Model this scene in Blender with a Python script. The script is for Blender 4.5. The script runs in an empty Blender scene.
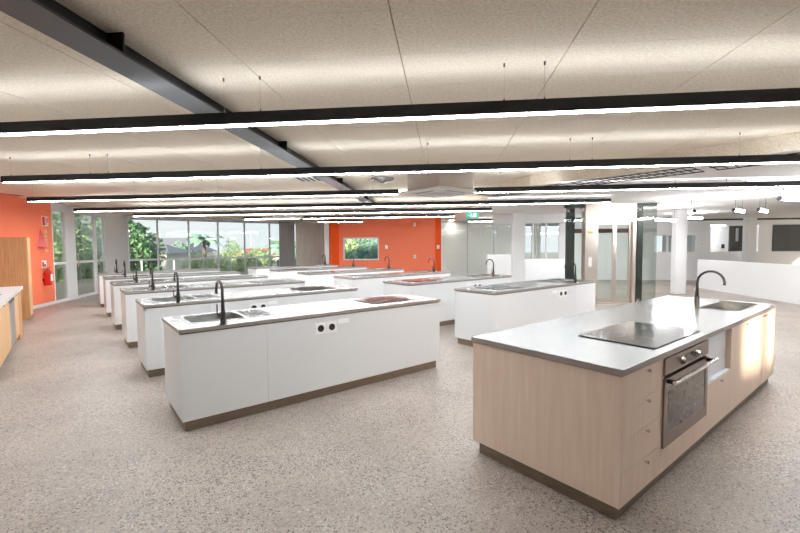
import bpy, bmesh, math, random
from math import sin, cos, pi, radians as R, atan2, sqrt
random.seed(7)
S = bpy.context.scene
COL = S.collection

# ------------------------------------------------------------------ camera
CAM_H = 1.597
cd = bpy.data.cameras.new('camera'); cam = bpy.data.objects.new('camera', cd); COL.objects.link(cam)
cd.sensor_fit = 'HORIZONTAL'; cd.sensor_width = 36.0; cd.lens = 36.0 * 411.99 / 800.0
cd.clip_start = 0.05; cd.clip_end = 600
from mathutils import Matrix, Vector
cam.matrix_world = Matrix.Translation((0, 0, CAM_H)) @ Matrix.Rotation(R(90 - 2.89), 4, 'X') @ Matrix.Rotation(R(-0.395), 4, 'Z')
S.camera = cam

# ------------------------------------------------------------------ view
S.view_settings.view_transform = 'Standard'; S.view_settings.look = 'None'
S.view_settings.gamma = 1.0; S.view_settings.use_curve_mapping = False
S.view_settings.exposure = 0.55
S.cycles.max_bounces = 10; S.cycles.diffuse_bounces = 6; S.cycles.glossy_bounces = 5
S.cycles.transparent_max_bounces = 16; S.cycles.sample_clamp_indirect = 6.0
S.cycles.use_denoising = True

# ------------------------------------------------------------------ sky
W = bpy.data.worlds.new('sky'); S.world = W; W.use_nodes = True
nt = W.node_tree; nt.nodes.clear()
out = nt.nodes.new('ShaderNodeOutputWorld'); bg = nt.nodes.new('ShaderNodeBackground')
tc = nt.nodes.new('ShaderNodeTexCoord'); sp = nt.nodes.new('ShaderNodeSeparateXYZ')
rp = nt.nodes.new('ShaderNodeValToRGB'); ns = nt.nodes.new('ShaderNodeTexNoise')
mp = nt.nodes.new('ShaderNodeMapping'); mp.inputs['Scale'].default_value = (1, 1, 3)
ns.inputs['Scale'].default_value = 2.2; ns.inputs['Detail'].default_value = 5
cr = nt.nodes.new('ShaderNodeValToRGB'); mx = nt.nodes.new('ShaderNodeMixRGB')
rp.color_ramp.elements[0].position = 0.0; rp.color_ramp.elements[0].color = (0.90, 0.96, 1.0, 1)
rp.color_ramp.elements[1].position = 0.6; rp.color_ramp.elements[1].color = (0.62, 0.80, 1.0, 1)
cr.color_ramp.elements[0].position = 0.45; cr.color_ramp.elements[1].position = 0.65
mx.inputs[2].default_value = (1, 1, 1, 1)
L = nt.links.new
L(tc.outputs['Generated'], sp.inputs[0]); L(sp.outputs['Z'], rp.inputs[0])
L(tc.outputs['Generated'], mp.inputs[0]); L(mp.outputs[0], ns.inputs['Vector']); L(ns.outputs['Fac'], cr.inputs[0])
L(rp.outputs[0], mx.inputs[1]); L(cr.outputs[0], mx.inputs[0]); L(mx.outputs[0], bg.inputs['Color'])
bg.inputs['Strength'].default_value = 0.68
L(bg.outputs[0], out.inputs[0])

# ------------------------------------------------------------------ sun
SUN_STRENGTH = 7.5
sd = bpy.data.lights.new('sun', 'SUN'); so = bpy.data.objects.new('sun', sd); COL.objects.link(so)
sd.energy = SUN_STRENGTH; sd.angle = R(1.6); sd.color = (1.0, 0.87, 0.68)
SUN_TO = Vector((-0.12, -0.993, 0.167)).normalized()
so.rotation_euler = SUN_TO.to_track_quat('Z', 'Y').to_euler(); so.location = (2, -30, 9)
LAMP = 43.0      # radiance of the linear pendants' diffusers (down)
UP = 7.8         # and of an added unseen uplight on their tops, brightening the ceiling

# ================================================================== helpers
def lin(c):
    c = c / 255.0
    return c / 12.92 if c <= 0.04045 else ((c + 0.055) / 1.055) ** 2.4
def rgb(r, g, b): return (lin(r), lin(g), lin(b), 1.0)

class MB:
    def __init__(s): s.v = []; s.f = []
    def add(s, vs, fs):
        o = len(s.v); s.v += [tuple(v) for v in vs]; s.f += [tuple(i + o for i in f) for f in fs]; return s
    def box(s, x0, x1, y0, y1, z0, z1):
        vs = [(x, y, z) for z in (z0, z1) for y in (y0, y1) for x in (x0, x1)]
        return s.add(vs, [(0, 2, 3, 1), (4, 5, 7, 6), (0, 1, 5, 4), (2, 6, 7, 3), (0, 4, 6, 2), (1, 3, 7, 5)])
    def prism(s, poly, z0, z1):
        n = len(poly)
        vs = [(x, y, z0) for x, y in poly] + [(x, y, z1) for x, y in poly]
        fs = [tuple(reversed(range(n))), tuple(range(n, 2 * n))] + [(i, (i + 1) % n, n + (i + 1) % n, n + i) for i in range(n)]
        return s.add(vs, fs)
    def tube(s, pts, r, seg=10, cap=True):
        pts = [Vector(p) for p in pts]; n = len(pts)
        rs = r if isinstance(r, (list, tuple)) else [r] * n
        t0 = (pts[1] - pts[0]).normalized()
        up = Vector((0, 0, 1)) if abs(t0.z) < 0.9 else Vector((1, 0, 0))
        u = t0.cross(up).normalized(); vs = []
        for i, p in enumerate(pts):
            t = (pts[min(i + 1, n - 1)] - pts[max(i - 1, 0)]).normalized()
            u = (u - t * u.dot(t)).normalized(); w = t.cross(u)
            for k in range(seg):
                a = 2 * pi * k / seg; vs.append(p + (u * cos(a) + w * sin(a)) * rs[i])
        fs = [(i * seg + k, i * seg + (k + 1) % seg, (i + 1) * seg + (k + 1) % seg, (i + 1) * seg + k) for i in range(n - 1) for k in range(seg)]
        if cap: fs += [tuple(reversed(range(seg))), tuple(range((n - 1) * seg, n * seg))]
        return s.add(vs, fs)
    def slab_hole(s, x0, x1, y0, y1, z0, z1, h):
        a, b, c, d = h
        o = [(x0, y0), (x1, y0), (x1, y1), (x0, y1)]; i = [(a, c), (b, c), (b, d), (a, d)]
        vs = [(x, y, z1) for x, y in o] + [(x, y, z1) for x, y in i] + [(x, y, z0) for x, y in o] + [(x, y, z0) for x, y in i]
        fs = []
        for k in range(4):
            m = (k + 1) % 4
            fs += [(k, m, 4 + m, 4 + k), (8 + m, 8 + k, 12 + k, 12 + m), (8 + k, 8 + m, m, k), (4 + k, 4 + m, 12 + m, 12 + k)]
        return s.add(vs, fs)
    def basin(s, x0, x1, y0, y1, zt, zb, t=0.004, ins=0.02):
        # open bowl: inner faces up, with a thin wall
        ring = lambda x0, x1, y0, y1, z: [(x0, y0, z), (x1, y0, z), (x1, y1, z), (x0, y1, z)]
        vs = ring(x0, x1, y0, y1, zt) + ring(x0 + ins, x1 - ins, y0 + ins, y1 - ins, zb) + ring(x0 - t, x1 + t, y0 - t, y1 + t, zt) + ring(x0 + ins - t, x1 - ins + t, y0 + ins - t, y1 - ins + t, zb - t)
        fs = [(4, 5, 6, 7), (15, 14, 13, 12)]
        for k in range(4):
            m = (k + 1) % 4
            fs += [(m, k, 4 + k, 4 + m), (8 + k, 8 + m, 12 + m, 12 + k), (k, m, 8 + m, 8 + k)]
        return s.add(vs, fs)
    def mesh(s, name, mat, smooth=False):
        me = bpy.data.meshes.new(name); me.from_pydata(s.v, [], s.f); me.validate()
        if mat: me.materials.append(mat)
        if smooth: me.shade_smooth()
        return me
    def build(s, name, mat, parent=None, bevel=0, smooth=False):
        o = bpy.data.objects.new(name, s.mesh(name, mat, smooth)); COL.objects.link(o)
        if parent: o.parent = parent
        if bevel:
            m = o.modifiers.new('bevel', 'BEVEL'); m.width = bevel; m.segments = 2; m.limit_method = 'ANGLE'; m.angle_limit = R(40)
        return o
def fixnormals(o):
    bm = bmesh.new(); bm.from_mesh(o.data); bmesh.ops.recalc_face_normals(bm, faces=bm.faces); bm.to_mesh(o.data); bm.free(); return o
def empty(name, loc=(0, 0, 0), rz=0.0):
    o = bpy.data.objects.new(name, None); COL.objects.link(o)
    o.location = loc; o.rotation_euler = (0, 0, rz); o.empty_display_size = 0.1; return o
def tag(o, label=None, cat=None, group=None, kind=None):
    if label: o['label'] = label
    if cat: o['category'] = cat
    if group: o['group'] = group
    if kind: o['kind'] = kind
    return o
def copy_tree(o, parent=None):
    c = o.copy(); COL.objects.link(c); c.parent = parent
    for ch in list(o.children): copy_tree(ch, c)
    return c
def box(name, mat, parent, *d, bevel=0): return MB().box(*d).build(name, mat, parent, bevel)

# ------------------------------------------------------------------ materials
def mat(name, col, rough=0.5, metal=0.0, spec=0.5, **k):
    m = bpy.data.materials.new(name); m.use_nodes = True
    p = m.node_tree.nodes['Principled BSDF']
    p.inputs['Base Color'].default_value = col; p.inputs['Roughness'].default_value = rough
    p.inputs['Metallic'].default_value = metal; p.inputs['Specular IOR Level'].default_value = spec
    for a, b in k.items(): p.inputs[a.replace('_', ' ')].default_value = b
    return m
def nd(m, t): return m.node_tree.nodes.new(t)
def lk(m, a, b): m.node_tree.links.new(a, b)
def noisy(m, c1, c2, scale=(1, 1, 1), nscale=10, detail=4, lo=0.35, hi=0.65, coords='Object', bump=0):
    p = m.node_tree.nodes['Principled BSDF']
    if coords == 'Position':
        g = nd(m, 'ShaderNodeNewGeometry'); src = g.outputs['Position']
    else:
        t = nd(m, 'ShaderNodeTexCoord'); src = t.outputs[coords]
    mpn = nd(m, 'ShaderNodeMapping'); mpn.inputs['Scale'].default_value = scale
    n = nd(m, 'ShaderNodeTexNoise'); n.inputs['Scale'].default_value = nscale; n.inputs['Detail'].default_value = detail
    r = nd(m, 'ShaderNodeValToRGB'); e = r.color_ramp.elements
    e[0].position = lo; e[0].color = c1; e[1].position = hi; e[1].color = c2
    lk(m, src, mpn.inputs[0]); lk(m, mpn.outputs[0], n.inputs['Vector']); lk(m, n.outputs['Fac'], r.inputs[0]); lk(m, r.outputs[0], p.inputs['Base Color'])
    if bump:
        b = nd(m, 'ShaderNodeBump'); b.inputs['Strength'].default_value = bump; b.inputs['Distance'].default_value = 0.003
        lk(m, n.outputs['Fac'], b.inputs['Height']); lk(m, b.outputs[0], p.inputs['Normal'])
    return m
def emit(name, col, st):
    m = bpy.data.materials.new(name); m.use_nodes = True; n = m.node_tree; n.nodes.clear()
    o = n.nodes.new('ShaderNodeOutputMaterial'); e = n.nodes.new('ShaderNodeEmission')
    e.inputs[0].default_value = col; e.inputs[1].default_value = st; n.links.new(e.outputs[0], o.inputs[0]); return m
def glassy(name, tint=(1, 1, 1, 1), refl=0.5, ior=1.5):
    m = bpy.data.materials.new(name); m.use_nodes = True; n = m.node_tree; n.nodes.clear()
    o = n.nodes.new('ShaderNodeOutputMaterial'); t = n.nodes.new('ShaderNodeBsdfTransparent'); g = n.nodes.new('ShaderNodeBsdfGlossy')
    f = n.nodes.new('ShaderNodeFresnel'); x = n.nodes.new('ShaderNodeMixShader')
    mu = n.nodes.new('ShaderNodeMath'); mu.operation = 'MULTIPLY'; mu.inputs[1].default_value = refl
    t.inputs[0].default_value = tint; g.inputs['Roughness'].default_value = 0.02; f.inputs[0].default_value = ior
    n.links.new(f.outputs[0], mu.inputs[0]); n.links.new(mu.outputs[0], x.inputs[0]); n.links.new(t.outputs[0], x.inputs[1]); n.links.new(g.outputs[0], x.inputs[2]); n.links.new(x.outputs[0], o.inputs[0]); return m

M = {}
# polished concrete with exposed aggregate
m = M['concrete'] = mat('polished_concrete', rgb(190, 184, 178), 0.42, spec=0.45)
p = m.node_tree.nodes['Principled BSDF']
g = nd(m, 'ShaderNodeNewGeometry')
big = nd(m, 'ShaderNodeTexNoise'); big.inputs['Scale'].default_value = 0.9; big.inputs['Detail'].default_value = 6
r1 = nd(m, 'ShaderNodeValToRGB'); r1.color_ramp.elements[0].position = 0.3; r1.color_ramp.elements[0].color = rgb(148, 137, 129)
r1.color_ramp.elements[1].position = 0.7; r1.color_ramp.elements[1].color = rgb(184, 173, 164)
def chips(scale, col_lo, col_hi, thr, seedoff):
    v = nd(m, 'ShaderNodeTexVoronoi'); v.inputs['Scale'].default_value = scale; v.inputs['Randomness'].default_value = 1
    mpn = nd(m, 'ShaderNodeMapping'); mpn.inputs['Location'].default_value = (seedoff, seedoff * 2, 0)
    wn = nd(m, 'ShaderNodeTexNoise'); wn.inputs['Scale'].default_value = scale * 1.3
    ad = nd(m, 'ShaderNodeMixRGB'); ad.blend_type = 'LINEAR_LIGHT'; ad.inputs[0].default_value = 0.012
    lk(m, g.outputs['Position'], mpn.inputs[0]); lk(m, mpn.outputs[0], wn.inputs['Vector']); lk(m, mpn.outputs[0], ad.inputs[1]); lk(m, wn.outputs['Color'], ad.inputs[2]); lk(m, ad.outputs[0], v.inputs['Vector'])
    s2 = nd(m, 'ShaderNodeSeparateXYZ'); lk(m, v.outputs['Color'], s2.inputs[0])
    # chip where distance < size, size per cell
    s0 = nd(m, 'ShaderNodeMath'); s0.operation = 'MULTIPLY'; s0.inputs[1].default_value = thr; lk(m, s2.outputs[0], s0.inputs[0])
    pn = nd(m, 'ShaderNodeTexNoise'); pn.inputs['Scale'].default_value = 1.3; pn.inputs['Detail'].default_value = 3; lk(m, mpn.outputs[0], pn.inputs['Vector'])
    pr = nd(m, 'ShaderNodeMapRange'); pr.inputs['From Min'].default_value = 0.3; pr.inputs['From Max'].default_value = 0.7; pr.inputs['To Min'].default_value = 0.6; pr.inputs['To Max'].default_value = 1.15; lk(m, pn.outputs['Fac'], pr.inputs['Value'])
    sz = nd(m, 'ShaderNodeMath'); sz.operation = 'MULTIPLY'; lk(m, s0.outputs[0], sz.inputs[0]); lk(m, pr.outputs[0], sz.inputs[1])
    lt = nd(m, 'ShaderNodeMath'); lt.operation = 'LESS_THAN'; lk(m, v.outputs['Distance'], lt.inputs[0]); lk(m, sz.outputs[0], lt.inputs[1])
    cr2 = nd(m, 'ShaderNodeMixRGB'); cr2.inputs[1].default_value = col_lo; cr2.inputs[2].default_value = col_hi; lk(m, s2.outputs[1], cr2.inputs[0])
    return lt.outputs[0], cr2.outputs[0]
f1, c1 = chips(74, rgb(62, 55, 52), rgb(132, 122, 114), 0.60, 0.0)
f2, c2 = chips(120, rgb(46, 41, 40), rgb(230, 222, 214), 0.62, 3.3)
f3, c3 = chips(46, rgb(108, 98, 92), rgb(196, 186, 178), 0.50, 7.7)
lk(m, g.outputs['Position'], big.inputs['Vector']); lk(m, big.outputs['Fac'], r1.inputs[0])
prev = r1.outputs[0]
for f, c in ((f3, c3), (f1, c1), (f2, c2)):
    x = nd(m, 'ShaderNodeMixRGB'); lk(m, f, x.inputs[0]); lk(m, prev, x.inputs[1]); lk(m, c, x.inputs[2]); prev = x.outputs[0]
lk(m, prev, p.inputs['Base Color'])
M['fibre'] = noisy(mat('wood_wool_board', rgb(226, 212, 194), 0.9, spec=0.1), rgb(230, 216, 197), rgb(254, 246, 231), nscale=55, detail=5, lo=0.3, hi=0.7, coords='Position', bump=0.15)
M['gap'] = mat('joint_brown', rgb(150, 126, 98), 0.9)
M['white'] = mat('white_laminate', rgb(228, 229, 230), 0.35, spec=0.4)
M['white_paint'] = mat('white_paint', rgb(240, 240, 240), 0.7, spec=0.2)
M['lobby_ceiling'] = mat('plaster_ceiling', rgb(232, 231, 229), 0.8, spec=0.1)
M['steel'] = noisy(mat('brushed_steel_top', rgb(214, 214, 214), 0.27, metal=1.0), rgb(132, 132, 131), rgb(152, 151, 149), scale=(2, 60, 1), nscale=4, coords='Object')
M['sink'] = mat('sink_steel', rgb(178, 178, 176), 0.25, metal=1.0)
M['edge'] = mat('steel_edge', rgb(166, 157, 151), 0.4, metal=0.6)
M['shadow'] = mat('recess_shade', rgb(58, 52, 48), 0.8)  # dark colour stands in for the shade in the gap under worktops
M['kick'] = noisy(mat('bronze_kick', rgb(140, 122, 104), 0.45, metal=0.35), rgb(122, 106, 90), rgb(140, 123, 106), scale=(1, 1, 30), nscale=6)
M['black'] = mat('matt_black', rgb(26, 25, 26), 0.45)
M['beam'] = mat('dark_grey_steel', rgb(66, 68, 74), 0.32, spec=0.5)
M['lampbody'] = mat('black_anodised', rgb(34, 35, 38), 0.4)
M['lamp'] = emit('lamp_diffuser', (0.93, 0.98, 1.02, 1), LAMP); M['lamp_back'] = emit('lamp_diffuser_back', (0.93, 0.98, 1.02, 1), LAMP * 1.7)
M['lamp_up'] = emit('added_uplight', (0.94, 0.98, 1.02, 1), UP); M['lamp_up_back'] = emit('added_uplight_back', (0.94, 0.98, 1.02, 1), UP * 2.2)  # glow added on the pendant tops to lift the ceiling
M['wire'] = mat('steel_wire', rgb(200, 190, 176), 0.4, metal=0.5); M['fitting'] = mat('brown_fitting', rgb(110, 90, 76), 0.5)
M['gunmetal'] = mat('gunmetal_tap', rgb(84, 79, 76), 0.3, metal=0.9)
M['chrome'] = mat('chrome', rgb(210, 208, 206), 0.12, metal=1.0)
M['hob'] = mat('black_ceramic_glass', rgb(26, 28, 28), 0.1, spec=0.55)
M['hobmark'] = mat('hob_print', rgb(120, 122, 122), 0.3)
M['pale_timber'] = noisy(mat('pale_timber', rgb(236, 208, 188), 0.45, spec=0.3), rgb(234, 208, 188), rgb(242, 220, 202), scale=(14, 14, 0.8), nscale=3.0, detail=6, lo=0.3, hi=0.7)
M['oak'] = noisy(mat('oak_veneer', rgb(205, 150, 102), 0.5, spec=0.3), rgb(188, 134, 88), rgb(214, 164, 116), scale=(14, 14, 0.8), nscale=3.0, detail=6, lo=0.3, hi=0.7)
M['oak_light'] = noisy(mat('light_oak_veneer', rgb(226, 184, 138), 0.5, spec=0.3), rgb(212, 168, 120), rgb(234, 196, 152), scale=(14, 14, 0.8), nscale=3.0, detail=6, lo=0.3, hi=0.7)
M['bronze_steel'] = mat('oven_steel', rgb(150, 132, 122), 0.3, metal=0.9)
M['oven_glass'] = noisy(mat('oven_glass', rgb(96, 86, 82), 0.08, spec=0.8), rgb(78, 70, 66), rgb(112, 102, 98), nscale=25)
M['niche'] = mat('glossy_white_panel', rgb(242, 246, 252), 0.12)
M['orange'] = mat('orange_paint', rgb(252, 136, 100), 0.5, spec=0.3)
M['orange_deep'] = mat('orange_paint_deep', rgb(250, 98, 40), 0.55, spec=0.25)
M['frame'] = mat('white_aluminium', rgb(236, 238, 240), 0.4)
M['frame_grey'] = mat('grey_aluminium', rgb(190, 194, 198), 0.35, metal=0.5)
M['glass'] = glassy('clear_glass', (0.97, 0.99, 0.98, 1), 0.6)
M['liftglass'] = glassy('green_tinted_glass', (0.97, 0.99, 0.98, 1), 0.6)
M['liftsteel'] = mat('lift_stainless', rgb(222, 212, 203), 0.32, metal=1.0)
M['dark_green'] = mat('dark_steel_post', rgb(52, 58, 52), 0.4, metal=0.3)
M['redbrown'] = mat('red_oxide_steel', rgb(96, 52, 38), 0.5)
M['curtain'] = mat('pale_curtain', rgb(240, 236, 232), 0.8)
M['curtain_grey'] = mat('grey_blind', rgb(172, 172, 174), 0.8)
M['cassette'] = mat('cassette_white', rgb(232, 230, 228), 0.5)
M['cassette_body'] = mat('cassette_casing', rgb(186, 178, 172), 0.4, metal=0.4)
M['grille'] = mat('vent_dark', rgb(52, 50, 48), 0.6)
M['foil'] = mat('foil_duct', rgb(160, 156, 150), 0.35, metal=0.7)
M['red'] = mat('red_enamel', rgb(206, 26, 22), 0.3)
M['sign_white'] = mat('sign_white', rgb(245, 243, 240), 0.5)
M['exit_green'] = emit('exit_sign_green', rgb(70, 190, 160), 1.0)
M['exit_white'] = emit('exit_sign_white', rgb(245, 255, 250), 1.0)
M['charcoal'] = mat('charcoal_board', rgb(82, 80, 80), 0.5)
M['door_dark'] = mat('dark_door', rgb(62, 58, 54), 0.5)
M['plastic'] = mat('white_plastic', rgb(250, 250, 250), 0.35)
M['silver'] = mat('silver_appliance', rgb(196, 200, 204), 0.3, metal=0.8)
M['leaf'] = [noisy(mat('foliage_%d' % i, c, 0.7, spec=0.2), c, d, nscale=1.2, coords='Position') for i, (c, d) in enumerate(
    [(rgb(74, 118, 86), rgb(136, 172, 126)), (rgb(158, 172, 132), rgb(212, 214, 182)), (rgb(112, 150, 112), rgb(178, 198, 152)), (rgb(100, 142, 132), rgb(156, 188, 170))])]
M['bark'] = mat('bark', rgb(120, 104, 90), 0.9)
M['ground'] = noisy(mat('outside_ground', rgb(176, 172, 164), 0.9), rgb(150, 150, 140), rgb(186, 182, 174), nscale=0.2, coords='Position')
M['deck'] = mat('deck_paving', rgb(206, 206, 206), 0.8)
M['roof_grey'] = mat('grey_roof', rgb(126, 128, 138), 0.7)
M['roof_red'] = mat('terracotta_roof', rgb(178, 112, 92), 0.7)
M['render'] = mat('pale_render', rgb(222, 216, 208), 0.8)
M['window_dark'] = mat('far_window', rgb(86, 96, 104), 0.2)
M['rubber'] = mat('tyre', rgb(40, 40, 40), 0.8)

# ================================================================== frames of reference
TH = R(38.6)                       # the benches stand turned to the building grid
EB = Vector((cos(TH), sin(TH))); NB = Vector((-sin(TH), cos(TH)))
GA = R(-6.1)                       # the ceiling grid
EC = Vector((cos(GA), sin(GA))); NC = Vector((-sin(GA), cos(GA)))
def gc(e, n): v = EC * e + NC * n; return (v.x, v.y)
def bb(o, e, n): v = Vector(o) + EB * e + NB * n; return (v.x, v.y)
CEIL = 2.89; SOFF = 2.685
LW0 = Vector((-9.5, 10.2)); LWD = Vector((-0.2425, 0.9701)).normalized(); LWA = atan2(LWD.y, LWD.x)
def lw(s, off=0.0):                # along the left wall; off>0 is out of the room
    v = LW0 + LWD * s + Vector((-LWD.y, LWD.x)) * off; return (v.x, v.y)
WW0 = Vector(lw(7.0))              # corner between left wall and window wall

# ================================================================== setting: floor and ceiling
fl = MB().box(-16, 20, -8, 24.5, -0.2, 0.0).build('floor', M['concrete']); tag(fl, 'polished grey concrete floor with exposed dark and pale aggregate', kind='structure')
fold = [(10.2, -2.07), (2.42, 7.70), (2.12, 8.6), (2.05, 9.42), (2.2, 11.0), (2.6, 24.0)]
def side(px, py):                  # >0 : on the fibre-board side of the fold line
    best = None
    for (ax, ay), (bx, by) in zip(fold, fold[1:]):
        if (py >= ay and py < by) or (best is None and py < fold[0][1]):
            t = (py - ay) / (by - ay); best = (ax + t * (bx - ax)) - px
    return best if best is not None else (2.6 - px)
ceil = MB().prism([(-13, -5), (12.5, -5), (20, 20), (20, 24.4), (-5.0, 24.4), (-12.0, 17.9)], CEIL + 0.02, CEIL + 0.25).build('ceiling', M['gap'])
tag(ceil, 'fibre board ceiling laid in long rows of panels with fine brown joints', kind='structure')
PW, PD = 1.11, 0.54
pmesh = MB().box(0.0035, PW - 0.0035, 0.0015, PD - 0.0015, 0, 0.018).mesh('ceiling_panel', M['fibre'])
cells = []
for i in range(-13, 9):
    for j in range(-14, 42):
        e0, n0 = -0.292 + i * PW, 2.305 + j * PD
        cx, cy = gc(e0 + PW / 2, n0 + PD / 2)
        cs = [gc(e0 + a * PW, n0 + b * PD) for a in (0, 1) for b in (0, 1)]
        if max(side(*c) for c in cs) < 0: continue
        if cy > 23.8 or cy < -5 or (Vector((cx, cy)) - LW0).dot(Vector((-LWD.y, LWD.x))) > 0.3: continue
        if (Vector((cx, cy)) - WW0).dot(NB) > 0.3 and cx < -3.6: continue
        vis = cy > 1.2 and abs(cx) < cy * 1.02 + 0.8
        cells.append((0 if vis else 1, Vector((cx, cy)).length, e0, n0))
cells.sort()
rest = MB()
for q, (v, d, e0, n0) in enumerate(cells):
    x, y = gc(e0, n0)
    if v == 0 and q < 290:
        o = bpy.data.objects.new('ceiling_panel', pmesh); COL.objects.link(o); o.location = (x, y, CEIL); o.rotation_euler = (0, 0, GA); o.parent = ceil
    else:
        ps = [gc(e0 + a, n0 + b) for a, b in ((0.0035, 0.0015), (PW - 0.0035, 0.0015), (PW - 0.0035, PD - 0.0015), (0.0035, PD - 0.0015))]
        rest.prism(ps, CEIL, CEIL + 0.018)
tag(rest.build('ceiling_panel_field', M['fibre'], ceil), kind='stuff')
# drop to the lower white lobby ceiling
fb = MB()
off = [(x + 0.06, y + 0.03) for x, y in fold]
for a, b, c, d in zip(fold, fold[1:], off, off[1:]):
    fb.prism([a, c, d, b], SOFF, CEIL + 0.02)
tag(fixnormals(fb.build('trim_1', M['fibre'])), 'tan bulkhead face where the board ceiling drops to the lobby ceiling', kind='structure')
sf = MB().prism([off[0], (12.6, -2.0), (20, 20), (20, 24.4)] + list(reversed(off[1:])), SOFF, SOFF + 0.05).build('ceiling_lobby', M['lobby_ceiling'])
tag(fixnormals(sf), 'white plaster ceiling over the lobby', kind='structure')

# ================================================================== left wall with glazed doors
def wall_frame(name, o, ang, label, **k):
    return tag(empty(name, (o[0], o[1], 0), ang), label, kind='structure', **k)
wl = wall_frame('wall_left', LW0, LWA, 'orange painted left wall with fire equipment')
box('painted_face', M['white_paint'], wl, -16, -3.0, 0, 0.15, 0, CEIL + 0.02); box('painted_face', M['orange'], wl, -3.0, 1.6, 0, 0.15, 0, CEIL + 0.02)
box('baseboard', M['frame'], wl, -16, 1.6, -0.012, 0, 0.0, 0.09)
wl2 = wall_frame('wall_left_white', LW0, LWA, 'white wall between the glass doors and the window wall')
box('painted_face', M['white_paint'], wl2, 5.06, 7.15, 0, 0.15, 0, CEIL + 0.02)
def glazed(name, label, o, ang, x0, x1, z0, z1, bars, mid=(), t=0.05, d=0.06, fm='frame', pane='glass', handle=None):
    g_ = wall_frame(name, o, ang, label)
    box('stile', M[fm], g_, x0, x0 + bars, 0, d, z0, z1); box('stile', M[fm], g_, x1 - bars, x1, 0, d, z0, z1)
    box('head_rail', M[fm], g_, x0 + bars, x1 - bars, 0, d, z1 - t, z1); box('bottom_rail', M[fm], g_, x0 + bars, x1 - bars, 0, d, z0, z0 + t * 1.6)
    zs = [z0 + t * 1.6] + [z for z in mid] + [z1 - t]
    for z in mid: box('transom', M[fm], g_, x0 + bars, x1 - bars, 0, d, z - 0.04, z + 0.04)
    for k, (a, b) in enumerate(zip(zs, zs[1:])):
        a2 = a + (0.04 if k > 0 else 0); b2 = b - (0.04 if k < len(zs) - 2 else 0)
        box('pane', M[pane], g_, x0 + bars, x1 - bars, d * 0.45, d * 0.45 + 0.008, a2, b2)
    if handle is not None:
        for s_ in (1,):
            MB().tube([(handle, -0.06, 1.0), (handle, -0.06, 1.45)], 0.014, 8).build('pull_handle', M['chrome'], g_)
            MB().tube([(handle, -0.06, 1.05), (handle, 0.0, 1.05)], 0.008, 6).tube([(handle, -0.06, 1.40), (handle, 0.0, 1.40)], 0.008, 6).build('handle_bracket', M['chrome'], g_)
    return g_
glazed('window_1', 'tall white framed sidelight next to the orange wall', LW0, LWA, 1.6, 2.38, 0.0, 2.72, 0.05, (1.15,))
box('trim_2', M['frame'], None, 0, 0.40, 0, 0.14, 0, CEIL).location = (*lw(2.38), 0)
t2 = bpy.data.objects['trim_2']; t2.rotation_euler = (0, 0, LWA); tag(t2, 'wide white post between the sidelight and the glass doors', kind='structure')
glazed('door_1', 'white framed glass door leaf beside the wide post', LW0, LWA, 2.78, 4.18, 0.0, 2.72, 0.09, (1.15,), handle=2.86)
glazed('door_2', 'white framed glass door leaf beside the white wall', LW0, LWA, 4.18, 5.06, 0.0, 2.72, 0.09, (1.15,), handle=4.27)
h2 = box('trim_3', M['frame'], None, 1.6, 5.06, 0, 0.14, 2.72, CEIL + 0.02); h2.location = (LW0.x, LW0.y, 0); h2.rotation_euler = (0, 0, LWA); tag(h2, 'white head panel above the glass doors', kind='structure')

# ================================================================== window wall
MUL = [0.0, 1.08, 2.29, 3.53, 4.74, 5.98, 7.27, 9.02]
ordw = ['first', 'second', 'third', 'fourth', 'fifth', 'sixth', 'seventh']
for k, (a, b) in enumerate(zip(MUL, MUL[1:])):
    glazed('window_%d' % (k + 2), 'full height window bay, %s from the white wall' % ordw[k], WW0, TH, a, b, 0.0, 2.80, 0.035, (1.08,), fm='frame_grey' if k else 'frame')
wwh = wall_frame('trim_4', WW0, TH, 'white head band along the top of the window wall'); box('head_panel', M['frame'], wwh, -0.1, 9.05, 0, 0.12, 2.80, CEIL + 0.02)
# blind and curtain hanging behind the last bays
def curtain(name, o, ang, x0, x1, y, z0, z1, m_, label, cat='curtain', wave=0.03, pitch=0.13):
    n = int((x1 - x0) / pitch * 4); vs = []; fs = []
    for i in range(n + 1):
        x = x0 + (x1 - x0) * i / n; yy = y + wave * (0, 1, 0, -1)[i % 4]
        vs += [(x, yy, z0), (x, yy, z1), (x, yy + 0.006, z0), (x, yy + 0.006, z1)]
    for i in range(n):
        a = 4 * i; fs += [(a, a + 4, a + 5, a + 1), (a + 3, a + 7, a + 6, a + 2), (a + 1, a + 5, a + 7, a + 3), (a + 2, a + 6, a + 4, a)]
    o_ = MB().add(vs, fs).build(name, m_); o_.location = (o[0], o[1], 0); o_.rotation_euler = (0, 0, ang)
    return tag(o_, label, cat)
curtain('window_blind', WW0, TH, 6.42, 7.24, -0.12, 0.02, 2.86, M['curtain_grey'], 'grey blind hanging at the sixth window bay', 'blind', 0.012, 0.09)
curtain('pleated_curtain', WW0, TH, 7.32, 8.97, -0.12, 0.02, 2.86, M['curtain'], 'pale pleated curtain at the window bay left of the orange wall')

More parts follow.
